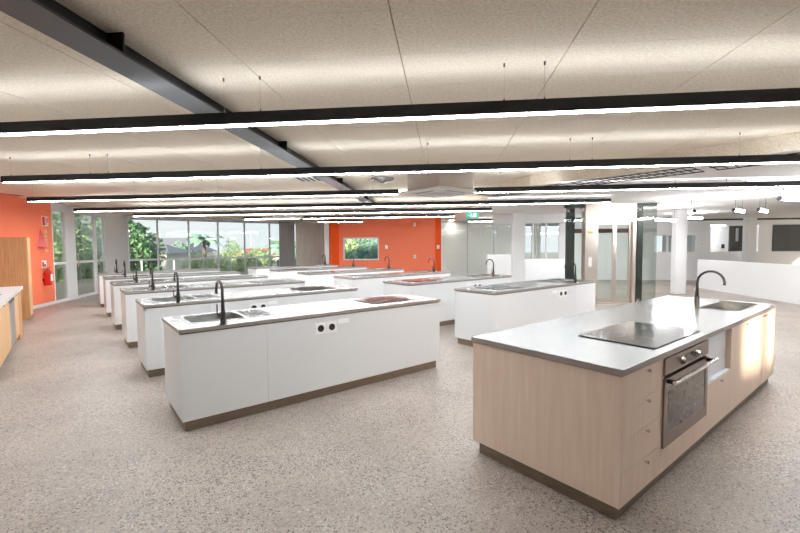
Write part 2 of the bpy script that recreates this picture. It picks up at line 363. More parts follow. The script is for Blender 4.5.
# ================================================================== orange back wall with serving window
wb = wall_frame('wall_back', (0, 0), GA, 'orange painted back wall with a serving window')
N0, N1 = 19.0, 19.5
MB().box(-5.04, -4.83, N1, N1 + 0.2, 0, CEIL + 0.02).box(-3.10, -0.41, N1, N1 + 0.2, 0, CEIL + 0.02).box(-4.83, -3.10, N1, N1 + 0.2, 0, 0.92).box(-4.83, -3.10, N1, N1 + 0.2, 2.0, CEIL + 0.02).build('painted_face', M['orange'], wb)
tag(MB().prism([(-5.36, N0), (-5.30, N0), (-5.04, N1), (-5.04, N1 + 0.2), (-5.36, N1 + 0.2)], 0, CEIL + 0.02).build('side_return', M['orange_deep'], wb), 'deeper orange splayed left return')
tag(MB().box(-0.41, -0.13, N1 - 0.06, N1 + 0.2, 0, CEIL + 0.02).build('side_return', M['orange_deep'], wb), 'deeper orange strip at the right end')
tag(box('end_post', M['frame'], wb, -5.62, -5.40, N0 + 0.02, N0 + 0.3, 0, CEIL + 0.02), 'white post at the left end of the orange wall')
sw = wall_frame('window_9', (0, 0), GA, 'white framed serving window in the orange back wall')
MB().box(-4.83, -4.79, N1 - 0.03, N1 + 0.21, 0.92, 2.0).box(-3.15, -3.10, N1 - 0.03, N1 + 0.21, 0.92, 2.0).box(-4.79, -3.15, N1 - 0.03, N1 + 0.21, 1.95, 2.0).box(-4.79, -3.15, N1 - 0.05, N1 + 0.21, 0.92, 0.97).build('frame', M['frame'], sw)
box('pane', M['glass'], sw, -4.79, -3.15, N1 + 0.15, N1 + 0.158, 0.97, 1.95)
# right of it: pale ribbed wall, glazed room, white lobby wall
NR = 19.3
wr = wall_frame('wall_back_ribbed', (0, 0), GA, 'pale grey wall of narrow vertical ribs right of the orange wall')
rb = MB(); x = -0.12
while x < 3.40:
    rb.box(x, x + 0.075, NR, NR + 0.05, 0, CEIL + 0.02); x += 0.09
tag(rb.build('rib', M['curtain'], wr), 'narrow pale vertical ribs', kind='stuff')
box('backing', M['curtain'], wr, -0.13, 3.44, NR + 0.05, NR + 0.15, 0, CEIL + 0.02)
gpn = wall_frame('window_10', (0, 0), GA, 'glazed partition standing in front of the ribbed wall')
for x0_, x1_ in ((-0.1, 1.05), (1.05, 2.2), (2.2, 3.4)):
    box('pane', M['glass'], gpn, x0_ + 0.02, x1_ - 0.02, NR - 0.62, NR - 0.61, 0.05, 2.62)
    box('stile', M['frame_grey'], gpn, x1_ - 0.02, x1_ + 0.02, NR - 0.64, NR - 0.59, 0, 2.66)
box('head_rail', M['frame_grey'], gpn, -0.1, 3.42, NR - 0.64, NR - 0.59, 2.62, 2.69)
w3 = wall_frame('wall_lobby', (0, 0), GA, 'white lobby back wall with openings')
OP = [(3.44, 5.2, 0.92, 2.62), (9.2, 10.95, 1.2, 2.0), (11.54, 13.46, 1.25, 2.40)]
wm = MB(); xs = 3.44
for a, b, c, d in OP:
    if a > xs: wm.box(xs, a, NR, NR + 0.2, 0, CEIL)
    wm.box(a, b, NR, NR + 0.2, 0, c).box(a, b, NR, NR + 0.2, d, CEIL); xs = b
wm.box(xs, 20, NR, NR + 0.2, 0, CEIL).build('painted_face', M['white_paint'], w3)
tag(box('shadow_gap_strip', M['black'], w3, 10.4, 20, NR - 0.02, NR, 2.60, 2.66), 'black strip painted as the shade of a gap under the lobby ceiling')  # black strip in place of the shade in a gap at the wall top
for nme, (a, b, c, d), lab in (('window_11', OP[0], 'wide window behind the white column'), ('window_12', OP[1], 'blue lit window right of the lift')):
    w_ = wall_frame(nme, (0, 0), GA, lab)
    nb = 3
    for k in range(nb):
        x0_ = a + (b - a) * k / nb; x1_ = a + (b - a) * (k + 1) / nb
        MB().box(x0_, x0_ + 0.03, NR, NR + 0.1, c, d).box(x1_ - 0.03, x1_, NR, NR + 0.1, c, d).box(x0_ + 0.03, x1_ - 0.03, NR, NR + 0.1, d - 0.04, d).box(x0_ + 0.03, x1_ - 0.03, NR, NR + 0.1, c, c + 0.04).build('frame', M['frame'], w_)
        box('pane', M['glass'], w_, x0_ + 0.03, x1_ - 0.03, NR + 0.05, NR + 0.058, c + 0.04, d - 0.04)
c_ = curtain('pleated_curtain', (0, 0), GA, 4.02, 4.45, NR + 0.35, 0.9, 2.7, M['curtain'], 'cream curtain hanging behind the wide lobby window', 'curtain', 0.03, 0.1)
# room seen through the lobby opening
rm = wall_frame('wall_office', (0, 0), GA, 'white office walls seen through the lobby opening')
MB().box(11.0, 16.4, 22.0, 22.15, 0, CEIL).box(10.9, 11.05, NR + 0.2, 22.0, 0, CEIL).box(16.3, 16.45, NR + 0.2, 22.0, 0, CEIL).build('painted_face', M['white_paint'], rm)
dr = wall_frame('door_3', (0, 0), GA, 'dark door with a narrow glass slot in the office beyond the lobby')
box('leaf', M['door_dark'], dr, 13.98, 14.62, 21.94, 21.995, 0.02, 2.46); box('vision_panel', M['silver'], dr, 14.26, 14.38, 21.93, 21.94, 1.7, 2.35)
tag(box('wall_box', M['black'], None, -0.06, 0.06, -0.05, 0.0, 1.36, 1.56), 'small black box on the office wall beside the dark door', 'box')
o = bpy.data.objects['wall_box']; o.location = (*gc(13.72, 22.0), 0); o.rotation_euler = (0, 0, GA)
nb_ = empty('notice_board', (*gc(14.0, NR - 0.0), 0), GA); tag(nb_, 'big charcoal two-leaf board on the white lobby wall', 'board')
box('board_leaf', M['charcoal'], nb_, 0.0, 0.585, -0.04, 0.0, 1.25, 2.38); box('board_leaf', M['charcoal'], nb_, 0.595, 1.18, -0.04, 0.0, 1.25, 2.38); box('board_leaf', M['charcoal'], nb_, 1.19, 1.78, -0.04, 0.0, 1.25, 2.38)
# lobby columns
def column(name, e, n, r, z1, label):
    o = MB().tube([(0, 0, 0), (0, 0, z1)], r, 24).build(name, M['white_paint'], None, smooth=False); o.location = (*gc(e, n), 0); return tag(o, label, kind='structure')
def sqcol(name, e0, e1, n0, n1, z1, label):
    o = box(name, M['white_paint'], None, e0, e1, n0, n1, 0, z1, bevel=0.01); o.rotation_euler = (0, 0, GA); return tag(o, label, kind='structure')
sqcol('trim_5', 2.33, 2.73, 14.3, 14.7, SOFF, 'white square column behind the nearest right-hand bench')
sqcol('trim_6', 7.31, 7.63, 13.9, 14.2, SOFF, 'white square column right of the lift')
sqcol('trim_7', 12.55, 12.9, 18.6, 18.9, SOFF, 'white square column in front of the lobby opening')
bk = box('trim_8', M['white_paint'], None, 1.75, 4.2, 15.0, 15.3, 2.36, SOFF); bk.rotation_euler = (0, 0, GA); tag(bk, 'white bulkhead hanging beside the white column', kind='structure')
# low white walls
def lowwall(name, e0, e1, n0, n1, z1, label):
    o = box(name, M['white_paint'], None, e0, e1, n0, n1, 0, z1, bevel=0.006); o.rotation_euler = (0, 0, GA); return tag(o, label, kind='structure')
lowwall('wall_low', 1.76, 2.75, 17.0, 17.3, 1.22, 'low white wall left of the white column')
lowwall('wall_low_lobby', 2.95, 5.1, 17.4, 17.6, 1.0, 'low white wall behind the nearest right-hand bench')
lowwall('wall_balustrade', 9.15, 9.3, 4.0, 16.0, 1.02, 'white balustrade wall around the lobby void')
# unseen rear wall, added; slits placed so the low sun patches the island
rw = wall_frame('wall_rear_added', (0, -5), 0.0, 'added white wall behind the viewpoint, with two slits shaping the sun patches')
SL = [(2.14, 2.68, 1.87, 2.75), (2.80, 3.12, 1.87, 2.75)]
wm = MB(); xs = -7.0
for a, b, c, d in SL:
    wm.box(xs, a, -0.15, 0, 0, CEIL + 0.02).box(a, b, -0.15, 0, 0, c).box(a, b, -0.15, 0, d, CEIL + 0.02); xs = b
wm.box(xs, 12.6, -0.15, 0, 0, CEIL + 0.02).build('painted_face', M['white_paint'], rw)
# ground outside
gr = MB().box(-200, 200, -200, 260, -3.5, -3.3).build('ground', M['ground']); tag(gr, 'pale ground outside below the windows', kind='structure')
dk = MB().prism([lw(-3, 0.15), lw(7.1, 0.15), bb(WW0, 9.2, 0.15), bb(WW0, 9.2, 2.6), bb(WW0, -2.4, 2.6), lw(-3, 3.2)], -0.35, -0.06).build('floor_terrace', M['deck']); tag(fixnormals(dk), 'pale paved terrace outside the glass doors', kind='structure')

# ================================================================== benches
ROWN = ['nearest to the camera', 'second from the camera', 'third from the camera', 'third from the far end', 'second from the far end', 'at the far end']
def tap_parts(t, reach=0.21, h=0.37, ang=0.0, mt='gunmetal'):
    m_ = M[mt]; ca, sa = cos(ang), sin(ang)
    MB().tube([(0, 0, 0), (0, 0, 0.006), (0, 0, 0.0061), (0, 0, 0.10)], [0.030, 0.030, 0.024, 0.024], 14).build('base', m_, t, smooth=False)
    pts = [(0, 0, 0.10), (0, 0, h - reach / 2)]
    for k in range(1, 10):
        a = pi * k / 9 * 0.97; q = reach / 2 * (1 - cos(a)); pts.append((q * ca, q * sa, h - reach / 2 + reach / 2 * sin(a)))
    x, y, z = pts[-1]; pts.append((x - 0.002 * ca, y - 0.002 * sa, z - 0.035))
    MB().tube(pts, [0.017] + [0.0125] * (len(pts) - 2) + [0.0135], 10).build('spout', m_, t, smooth=True)
    MB().tube([(0, 0, 0.055), (-0.06 * sa if False else -0.055, 0, 0.055)], 0.019, 10).tube([(-0.05, 0, 0.055), (-0.052, 0, 0.165)], [0.007, 0.006], 8).build('lever', m_, t)
def hob_parts(o, w, d, mt='hob'):
    box('glass_plate', M[mt], o, 0, w, 0, d, 0, 0.007, bevel=0.002)
    for (x, y, r) in ((0.25 * w, 0.3 * d, 0.075), (0.25 * w, 0.72 * d, 0.09), (0.72 * w, 0.3 * d, 0.09), (0.72 * w, 0.72 * d, 0.075)):
        n = 28; vs = []; fs = []
        for k in range(n):
            a = 2 * pi * k / n
            vs += [(x + r * cos(a), y + r * sin(a), 0.0074), (x + (r - 0.004) * cos(a), y + (r - 0.004) * sin(a), 0.0074)]
        for k in range(n):
            m2 = (k + 1) % n; fs.append((2 * k, 2 * m2, 2 * m2 + 1, 2 * k + 1))
        MB().add(vs, fs).build('cooking_zone', M['hobmark'], o)
def white_bench(mir):
    Lb, Wb = (3.05 if not mir else 3.07), 0.824
    c = empty('bench_cabinet'); q = 0.008
    def X(a, b): return (a, b) if not mir else (Lb - b, Lb - a)
    zt, zb, th = 0.856, 0.102, 0.018
    box('end_panel', M['white'], c, q, q + th, q, Wb - q, zb, zt); box('end_panel', M['white'], c, Lb - q - th, Lb - q, q, Wb - q, zb, zt)
    j = 0.754
    a, b = X(q + th, j - 0.0015); box('front_panel', M['white'], c, a, b, q, q + th, zb, zt); a2, b2 = X(j + 0.0015, Lb - q - th); box('front_panel', M['white'], c, a2, b2, q, q + th, zb, zt)
    box('back_panel', M['white'], c, q + th, Lb - q - th, Wb - q - th, Wb - q, zb, zt); box('bottom_panel', M['white'], c, q + th, Lb - q - th, q + th, Wb - q - th, zb, zb + th)
    MB().box(0.035, Lb - 0.035, 0.05, 0.065, 0, zb).box(0.035, Lb - 0.035, Wb - 0.065, Wb - 0.05, 0, zb).box(0.035, 0.05, 0.065, Wb - 0.065, 0, zb).box(Lb - 0.05, Lb - 0.035, 0.065, Wb - 0.065, 0, zb).build('kickboard', M['kick'], c)
    tag(MB().box(0.016, Lb - 0.016, 0.016, 0.03, zt, 0.868).box(0.016, Lb - 0.016, Wb - 0.03, Wb - 0.016, zt, 0.868).box(0.016, 0.03, 0.03, Wb - 0.03, zt, 0.868).box(Lb - 0.03, Lb - 0.016, 0.03, Wb - 0.03, zt, 0.868).build('shadow_strip', M['shadow'], c), 'strip coloured dark for the shade under the worktop')
    for sx in ((1.32, 1.45) if not mir else (1.81, 1.955)):
        pl = box('socket_plate', M['plastic'], c, sx - 0.062, sx + 0.062, q - 0.009, q, 0.68, 0.80, bevel=0.003)
        so_ = MB().tube([(sx, q - 0.009, 0.742), (sx, q - 0.016, 0.742)], 0.035, 18).build('socket_face', M['black'], pl)
        # white pin slots
    s0 = (1.525, 1.665) if not mir else (1.545, 1.70)
    box('switch_plate', M['plastic'], c, s0[0], s0[1], q - 0.009, q, 0.765, 0.815, bevel=0.003)
    w = empty('worktop')
    hs = X(0.155, 0.635); hole = (hs[0], hs[1], 0.27, 0.69)
    MB().slab_hole(0, Lb, 0, Wb, 0, 0.032, hole).build('slab', M['steel'], w)
    tag(MB().box(-0.0015, Lb + 0.0015, -0.0015, 0, 0.0, 0.030).box(-0.0015, Lb + 0.0015, Wb, Wb + 0.0015, 0.0, 0.030).box(-0.0015, 0, 0, Wb, 0.0, 0.030).box(Lb, Lb + 0.0015, 0, Wb, 0.0, 0.030).build('edge_band', M['edge'], w), 'grey steel edge of the worktop')
    sk = MB().basin(hole[0] + 0.005, hole[1] - 0.005, 0.275, 0.685, 0.031, -0.15).build('sink_bowl', M['sink'], w)
    cx = (hole[0] + hole[1]) / 2
    MB().tube([(cx, 0.48, -0.149), (cx, 0.48, -0.145)], 0.04, 16).build('drain', M['chrome'], sk)
    rim = X(0.125, 0.945)
    MB().slab_hole(rim[0], rim[1], 0.235, 0.735, 0.032, 0.0355, hole).build('sink_rim', M['sink'] if False else M['steel'], w)
    dx = X(0.68, 0.92); gm = MB()
    for k in range(9):
        y = 0.29 + k * 0.047; gm.box(dx[0], dx[1], y, y + 0.012, 0.0355, 0.0385)
    gm.build('drainer_ridge', M['steel'], w)
    t = empty('tap'); tap_parts(t, ang=pi / 2)
    h = empty('cooktop'); hob_parts(h, 0.61, 0.47)
    tp = X(0.41, 0.41)[0]; hb = 2.13 if not mir else 0.34
    return (c, (0, 0, 0)), (w, (0, 0, 0.868)), (t, (tp, 0.20, 0.90)), (h, (hb, 0.20, 0.90))
BA = Vector((-1.861, 3.43))
for mir in (False, True):
    proto = white_bench(mir); rown = 'right-hand row' if mir else 'left-hand row'
    for k in range(6):
        o0 = BA + NB * 1.93 * k - EB * 0.025 * k + (EB * 4.16 if mir else Vector((0, 0)))
        for (ob, (lx, ly, lz)), lab, cat, grp in zip(proto, (
                'white bench cabinet with bronze kickboard, %s in the %s',
                'steel bench worktop with sink, %s in the %s',
                'dark gooseneck bench tap, %s in the %s',
                'black glass bench cooktop, %s in the %s'),
                ('cabinet', 'worktop', 'tap', 'cooktop'), ('white bench cabinets', 'steel worktops of the white benches', 'taps of the white benches', 'cooktops of the white benches')):
            o = ob if k == 0 else copy_tree(ob)
            x, y = bb(o0, lx, ly); o.location = (x, y, lz); o.rotation_euler = (0, 0, TH)
            tag(o, lab % (ROWN[k], rown), cat, grp)

# ================================================================== timber island
IO = Vector((1.229, 2.246)); IT = R(38.3); IL, IW = 3.907, 1.107
def island(name, e=0, n=0, z=0): 
    v = IO + Vector((cos(IT), sin(IT))) * e + Vector((-sin(IT), cos(IT))) * n
    return empty(name, (v.x, v.y, z), IT)
zt, zb, q, pt = 0.856, 0.097, 0.008, 0.019
PT = M['pale_timber']
def unit(name, x0, x1, label, left=True, right=True, kl=0, kr=0):
    c = island(name); tag(c, label, 'cabinet', 'timber island cabinets')
    if left: box('side_panel', PT, c, x0, x0 + pt, q, IW - q, zb, zt)
    if right: box('side_panel', PT, c, x1 - pt, x1, q, IW - q, zb, zt)
    box('back_panel', PT, c, x0 + (pt if left else 0), x1 - (pt if right else 0), IW - q - pt, IW - q, zb, zt)
    box('bottom_panel', PT, c, x0 + (pt if left else 0), x1 - (pt if right else 0), q + 0.03, IW - q - pt, zb, zb + pt)
    k = MB().box(x0 + kl, x1 - kr, 0.046, 0.06, 0, zb).box(x0 + kl, x1 - kr, IW - 0.06, IW - 0.046, 0, zb)
    if kl: k.box(x0 + kl, x0 + kl + 0.014, 0.06, IW - 0.06, 0, zb)
    if kr: k.box(x1 - kr - 0.014, x1 - kr, 0.06, IW - 0.06, 0, zb)
    k.build('kickboard', M['kick'], c)
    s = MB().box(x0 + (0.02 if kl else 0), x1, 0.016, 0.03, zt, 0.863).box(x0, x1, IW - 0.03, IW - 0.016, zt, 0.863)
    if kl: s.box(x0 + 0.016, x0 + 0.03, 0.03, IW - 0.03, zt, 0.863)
    tag(s.build('shadow_strip', M['shadow'], c), 'strip coloured dark for the shade under the worktop')
    return c
def knob(par, x, z, y=q):
    MB().tube([(x, y, z), (x, y - 0.012, z), (x, y - 0.0121, z), (x, y - 0.022, z)], [0.005, 0.005, 0.010, 0.010], 12).build('knob', M['chrome'], par)
ca = unit('drawer_cabinet', 0.008, 0.6, 'pale timber cabinet with four drawers at the near end of the island', kl=0.034)
zs = [zb, 0.29, 0.485, 0.672, zt]
for a, b in zip(zs, zs[1:]):
    d_ = box('drawer_front', PT, ca, 0.008 + pt + 0.001, 0.6 - 0.0015, q, q + pt, a + 0.0015, b - 0.0015)
    knob(d_, 0.345, b - 0.025)
cb = unit('oven_cabinet', 0.6, 1.475, 'pale timber cabinet around the built-in oven of the island', left=True, right=True)
box('lower_panel', PT, cb, 0.601, 1.474, q, q + pt, zb, 0.255)
ov = island('oven'); tag(ov, 'built-in bronze steel oven with a dark glass door in the timber island', 'oven')
MB().box(0.622, 1.453, 0.03, 0.56, 0.262, 0.85).build('casing', M['grille'], ov)
box('control_panel', M['bronze_steel'], ov, 0.604, 1.472, -0.004, 0.027, 0.745, 0.853, bevel=0.002)
dp = MB().slab_hole(0.604, 1.472, 0, 0.46, 0, 0.031, (0.66, 1.416, 0.085, 0.40)).build('oven_door', M['bronze_steel'], ov)
dp.rotation_euler = (R(90), 0, 0); dp.location = (0, 0.027, 0.262)
gdoor = MB().box(0.66, 1.416, 0.085, 0.40, 0.012, 0.028).build('door_glass', M['oven_glass'], dp)
MB().tube([(0.63, -0.052, 0.705), (1.50, -0.052, 0.705)], 0.014, 12).build('handle', M['chrome'], ov)
for x in (0.632, 1.43): box('handle_bracket', M['black'], ov, x, x + 0.03, -0.05, -0.004, 0.693, 0.717)
for x in (0.89, 1.185):
    kb = MB().tube([(x, -0.004, 0.80), (x, -0.022, 0.80), (x, -0.0221, 0.80), (x, -0.036, 0.80)], [0.030, 0.028, 0.022, 0.020], 18).build('control_knob', M['chrome'], ov)
    box('pointer', M['black'], kb, x - 0.003, x + 0.003, -0.038, -0.034, 0.79, 0.82)
box('display', M['hob'], ov, 0.965, 1.105, -0.007, -0.004, 0.775, 0.825)
# niche
cn = unit('niche_cabinet', 1.475, 2.165, 'island cabinet with a recessed glossy white panel above a drawer')
MB().box(1.494, 2.146, 0.05, 0.068, 0.484, 0.855).box(1.494, 2.146, 0.01, 0.05, 0.484, 0.49).build('white_panel', M['niche'], cn)
d_ = box('drawer_front', PT, cn, 1.4765, 2.1635, q, q + pt, zb + 0.0015, 0.478); knob(d_, 1.84, 0.455)
cs_ = unit('sink_cabinet', 2.165, 3.899, 'pale timber door cabinet under the sink at the far end of the island', kr=0.034)
for a, b, kx in ((2.1665, 2.64, 2.60), (2.643, 3.32, 3.27), (3.323, 3.897, 3.36)):
    d_ = box('cabinet_door', PT, cs_, a, b - 0.0015, q - 0.0, q + pt, zb + 0.0015, zt - 0.0015); knob(d_, kx, 0.835)
iw = island('worktop', z=0.8625); tag(iw, 'wide pale steel worktop with sink covering the timber island', 'worktop')
ih = (2.95, 3.78, 0.13, 0.48)
MB().slab_hole(0, IL, 0, IW, 0, 0.0375, ih).build('slab', M['steel'], iw)
tag(MB().box(-0.0015, IL + 0.0015, -0.0015, 0, 0.0, 0.0355).box(-0.0015, IL + 0.0015, IW, IW + 0.0015, 0, 0.0355).box(-0.0015, 0, 0, IW, 0, 0.0355).box(IL, IL + 0.0015, 0, IW, 0, 0.0355).build('edge_band', M['edge'], iw), 'brown grey steel edge of the worktop')
sk = MB().basin(2.955, 3.775, 0.135, 0.475, 0.037, -0.17).build('sink_bowl', M['sink'], iw)
MB().tube([(3.3, 0.3, -0.169), (3.3, 0.3, -0.165)], 0.045, 16).build('drain', M['chrome'], sk)
MB().slab_hole(2.92, 3.81, 0.10, 0.51, 0.0375, 0.0405, ih).build('sink_rim', M['steel'], iw)
ihb = island('cooktop', 0.635, 0.07, 0.90); tag(ihb, 'large black glass cooktop on the timber island worktop', 'cooktop'); hob_parts(ihb, 0.90, 0.535)
itp = island('tap', 3.18, 0.565, 0.90); tag(itp, 'tall dark gooseneck tap over the timber island sink', 'tap'); tap_parts(itp, reach=0.25, h=0.39, ang=-pi / 2)

# ================================================================== left counter and tall cabinet
K0 = Vector((-6.86, 7.4))
def kit(name, e=0, n=0, z=0): return empty(name, (*bb(K0, e, n), z), TH)
def oak_unit(n0, n1, label, mt, door=True, name='base_cabinet'):
    c = kit(name); tag(c, label, 'cabinet', 'oak cabinets along the left counter')
    MB().box(-0.62, -0.02, n0, n0 + 0.018, 0.1, 0.85).box(-0.62, -0.02, n1 - 0.018, n1, 0.1, 0.85).box(-0.62, -0.60, n0 + 0.018, n1 - 0.018, 0.1, 0.85).box(-0.60, -0.02, n0 + 0.018, n1 - 0.018, 0.1, 0.118).build('carcass', M[mt], c)
    mid = (n0 + n1) / 2
    for a, b in ((n0, mid), (mid, n1)):
        d_ = box('cabinet_door', M[mt], c, -0.02, -0.002, a + 0.0015, b - 0.0015, 0.1, 0.85)
        MB().tube([(-0.002, (a + b) / 2, 0.82), (0.02, (a + b) / 2, 0.82)], 0.01, 10).build('knob', M['chrome'], d_)
    box('kickboard', M['kick'], c, -0.08, -0.06, n0, n1, 0, 0.1)
    return c
oak_unit(-3.45, -2.65, 'light oak two-door base cabinet at the near left edge of the picture', 'oak_light')
oak_unit(-2.65, -1.62, 'light oak two-door base cabinet next to the silver dishwasher', 'oak_light')
dw = kit('dishwasher'); tag(dw, 'silver dishwasher built in under the left counter', 'dishwasher')
box('body', M['silver'], dw, -0.60, -0.03, -1.615, -0.955, 0.1, 0.85); box('front_door', M['silver'], dw, -0.03, 0.0, -1.61, -0.96, 0.11, 0.76); box('control_strip', M['charcoal'], dw, -0.03, 0.0, -1.61, -0.96, 0.765, 0.85); box('kickboard', M['kick'], dw, -0.08, -0.06, -1.61, -0.96, 0, 0.1)
oak_unit(-0.95, -0.32, 'light oak two-door base cabinet between dishwasher and end panel', 'oak_light')
ep = kit('end_cabinet'); tag(ep, 'darker oak full height end panel closing the left counter', 'cabinet')
box('end_panel', M['oak'], ep, -0.62, 0.0, -0.315, 0.21, 0.0, 0.85, bevel=0.002)
kw = kit('worktop', z=0.85); tag(kw, 'pale worktop with a sink on the left oak counter', 'worktop')
MB().slab_hole(-0.66, 0.03, -3.5, 0.24, 0, 0.05, (-0.50, -0.10, -2.2, -1.35)).build('slab', M['white'], kw)
kb_ = MB().basin(-0.495, -0.105, -2.195, -1.355, 0.05, -0.0 - 0.12 + 0.0, ins=0.015).build('sink_bowl', M['sink'], kw)
MB().tube([(-0.3, -1.8, -0.119), (-0.3, -1.8, -0.115)], 0.04, 14).build('drain', M['chrome'], kb_)
tc_ = kit('tall_cabinet', 0, 2.24); tag(tc_, 'tall plain oak cabinet standing against the orange left wall', 'cabinet')
box('side_panel', M['oak'], tc_, -0.66, -0.02, 0, 0.02, 0, 1.84); box('side_panel', M['oak'], tc_, -0.66, -0.02, 0.70, 0.72, 0, 1.84); box('back_panel', M['oak'], tc_, -0.66, -0.64, 0.02, 0.70, 0, 1.84)
box('top_panel', M['oak'], tc_, -0.64, -0.02, 0.02, 0.70, 1.82, 1.84); box('cabinet_door', M['oak_light'], tc_, -0.02, 0.0, 0.0, 0.359, 0.08, 1.84); box('cabinet_door', M['oak_light'], tc_, -0.02, 0.0, 0.361, 0.72, 0.08, 1.84)

# ================================================================== linear pendant lights
def pendant(e0, e1, n, label, rods, zb_=2.53, zt_=2.618, wd=0.078):
    back = '_back' if n > 9 else ''
    o = empty('linear_pendant', (*gc(0, n), 0), GA); tag(o, label, 'light', 'long black linear pendants')
    y0, y1 = -wd / 2, wd / 2
    MB().box(e0, e1, y0, y0 + 0.012, zb_, zt_).box(e0, e1, y1 - 0.012, y1, zb_, zt_).box(e0, e1, y0 + 0.012, y1 - 0.012, zt_ - 0.012, zt_ - 0.004).box(e0, e0 + 0.012, y0 + 0.012, y1 - 0.012, zb_, zt_ - 0.012).box(e1 - 0.012, e1, y0 + 0.012, y1 - 0.012, zb_, zt_ - 0.012).build('housing', M['lampbody'], o)
    box('diffuser', M['lamp' + back], o, e0 + 0.012, e1 - 0.012, y0 + 0.012, y1 - 0.012, zb_ - 0.004, zb_ + 0.006)
    tag(box('added_uplight_strip', M['lamp_up' + back], o, e0 + 0.012, e1 - 0.012, y0 + 0.02, y1 - 0.02, zt_ - 0.004, zt_ - 0.001), 'added glowing strip on the top, brightening the ceiling')
    for r_ in rods:
        px, py = gc(r_, n); top = SOFF if side(px, py) < 0 else CEIL
        w_ = MB().tube([(r_, 0, zt_ - 0.004), (r_, 0, top)], 0.0012, 6).build('suspension_wire', M['wire'], o); MB().tube([(r_, 0, top - 0.025), (r_, 0, top)], 0.007, 8).build('ceiling_fitting', M['fitting'], w_); MB().tube([(r_, 0, zt_ - 0.004), (r_, 0, zt_ + 0.025)], 0.005, 8).build('lamp_fitting', M['fitting'], w_)
pendant(-7.5, 5.6, 3.07, 'long black linear pendant nearest to the camera', (-6.2, -4.0, -1.68, -1.39, 0.43, 0.71, 2.6, 4.9))
pendant(-6.22, 6.6, 5.28, 'long black linear pendant, second from the camera', (-6.1, -4.87, -4.60, -2.4, -0.2, 1.53, 1.79, 3.44, 4.3, 6.2))
pendant(-8.3, -0.82, 7.50, 'long black linear pendant left of the near ceiling cassette, third from the camera', (-8.2, -6.0, -4.6, -4.3, -1.3))
pendant(0.54, 8.6, 7.50, 'long black linear pendant running right from the near ceiling cassette', (1.0, 3.9, 4.7, 5.0, 8.2))
pendant(-9.45, 3.70, 9.72, 'long black linear pendant, fourth from the camera', (-9.1, -6.5, -3.0, 0.5, 3.2))
pendant(-9.25, 1.3, 11.5, 'long black linear pendant, third from the back wall', (-8.9, -5.5, -2.0, 1.1))
pendant(-6.80, -4.85, 13.55, 'short black linear pendant left of the far ceiling cassette', (-6.6, -5.1))
pendant(-4.70, 0.35, 13.55, 'long black linear pendant, second from the back wall', (-4.0, -1.0, 0.2))
pendant(-4.88, -3.12, 15.7, 'short black linear pendant nearest to the orange back wall', (-4.7, -3.3))

pendant(0.95, 3.2, 16.6, 'short black linear pendant in front of the ribbed wall', (1.1, 3.0))
pendant(3.6, 6.6, 16.6, 'black linear pendant behind the lift, before the wide lobby window', (3.8, 6.4))
# ================================================================== steel beam
bm_ = empty('ceiling_beam', (*gc(0, 0), 0), GA); tag(bm_, 'dark grey steel beam running away under the left ceiling', 'beam')
box('bottom_flange', M['beam'], bm_, -2.146, -1.914, -2.0, 17.0, 2.752, 2.768)
box('web', M['black'], bm_, -2.04, -2.02, -2.0, 17.0, 2.768, CEIL)
for n in (0.2, 2.35, 4.95, 7.75, 10.4, 12.9):
    box('stiffener_plate', M['black'], bm_, -2.02, -1.916, n, n + 0.015, 2.768, CEIL)

# ================================================================== ceiling cassettes, ducts, grilles
def cassette(x, y, ang, label, zb_=2.53):
    o = empty('ceiling_cassette', (x, y, 0), ang); tag(o, label, 'air conditioner', 'ceiling cassette air conditioners')
    box('casing', M['cassette_body'], o, 0.08, 0.92, 0.08, 0.92, zb_ + 0.05, CEIL)
    fr = MB().slab_hole(0, 1, 0, 1, zb_, zb_ + 0.05, (0.25, 0.75, 0.25, 0.75)).build('fascia', M['cassette'], o, bevel=0.012)
    g_ = MB()
    for k in range(10): g_.box(0.26, 0.74, 0.262 + k * 0.048, 0.282 + k * 0.048, zb_ + 0.004, zb_ + 0.012)
    g_.box(0.25, 0.26, 0.25, 0.75, zb_ + 0.002, zb_ + 0.02).box(0.74, 0.75, 0.25, 0.75, zb_ + 0.002, zb_ + 0.02)
    g_.build('intake_grille', M['cassette'], fr); box('filter', M['grille'], fr, 0.25, 0.75, 0.25, 0.75, zb_ + 0.03, zb_ + 0.04)
    for v in ((0.28, 0.72, 0.07, 0.15), (0.28, 0.72, 0.85, 0.93), (0.07, 0.15, 0.28, 0.72), (0.85, 0.93, 0.28, 0.72)):
        tag(box('air_vane', M['curtain_grey'], o, v[0], v[1], v[2], v[3], zb_ - 0.004, zb_), 'grey air outlet vane')
    for i_, (bx, by) in enumerate(((0.2, 0.07), (0.8, 0.07), (0.07, 0.2), (0.07, 0.8))):
        MB().tube([(bx, by, zb_ + 0.16), (bx, by - 0.005, zb_ + 0.16)], 0.012, 8).build('bolt', M['black'], o) if False else None
cassette(0.66, 6.80, TH, 'ceiling cassette air conditioner nearer to the camera')
cassette(-4.05, 13.25, TH, 'small looking ceiling cassette air conditioner in front of the windows')
dg = empty('duct_grille', (*gc(-2.55, 7.55), 0), GA); tag(dg, 'dark slotted vent in the ceiling beside the steel beam', 'vent')
for k in range(4): box('slot', M['grille'], dg, -0.22 + k * 0.11, -0.16 + k * 0.11, 0, 0.4, CEIL - 0.012, CEIL)
box('frame', M['cassette'], dg, -0.26, 0.26, -0.03, 0.43, CEIL - 0.006, CEIL)
sd_ = empty('round_diffuser', (*gc(-1.15, 7.85), 0), 0); tag(sd_, 'round foil ceiling diffuser left of the near cassette', 'vent')
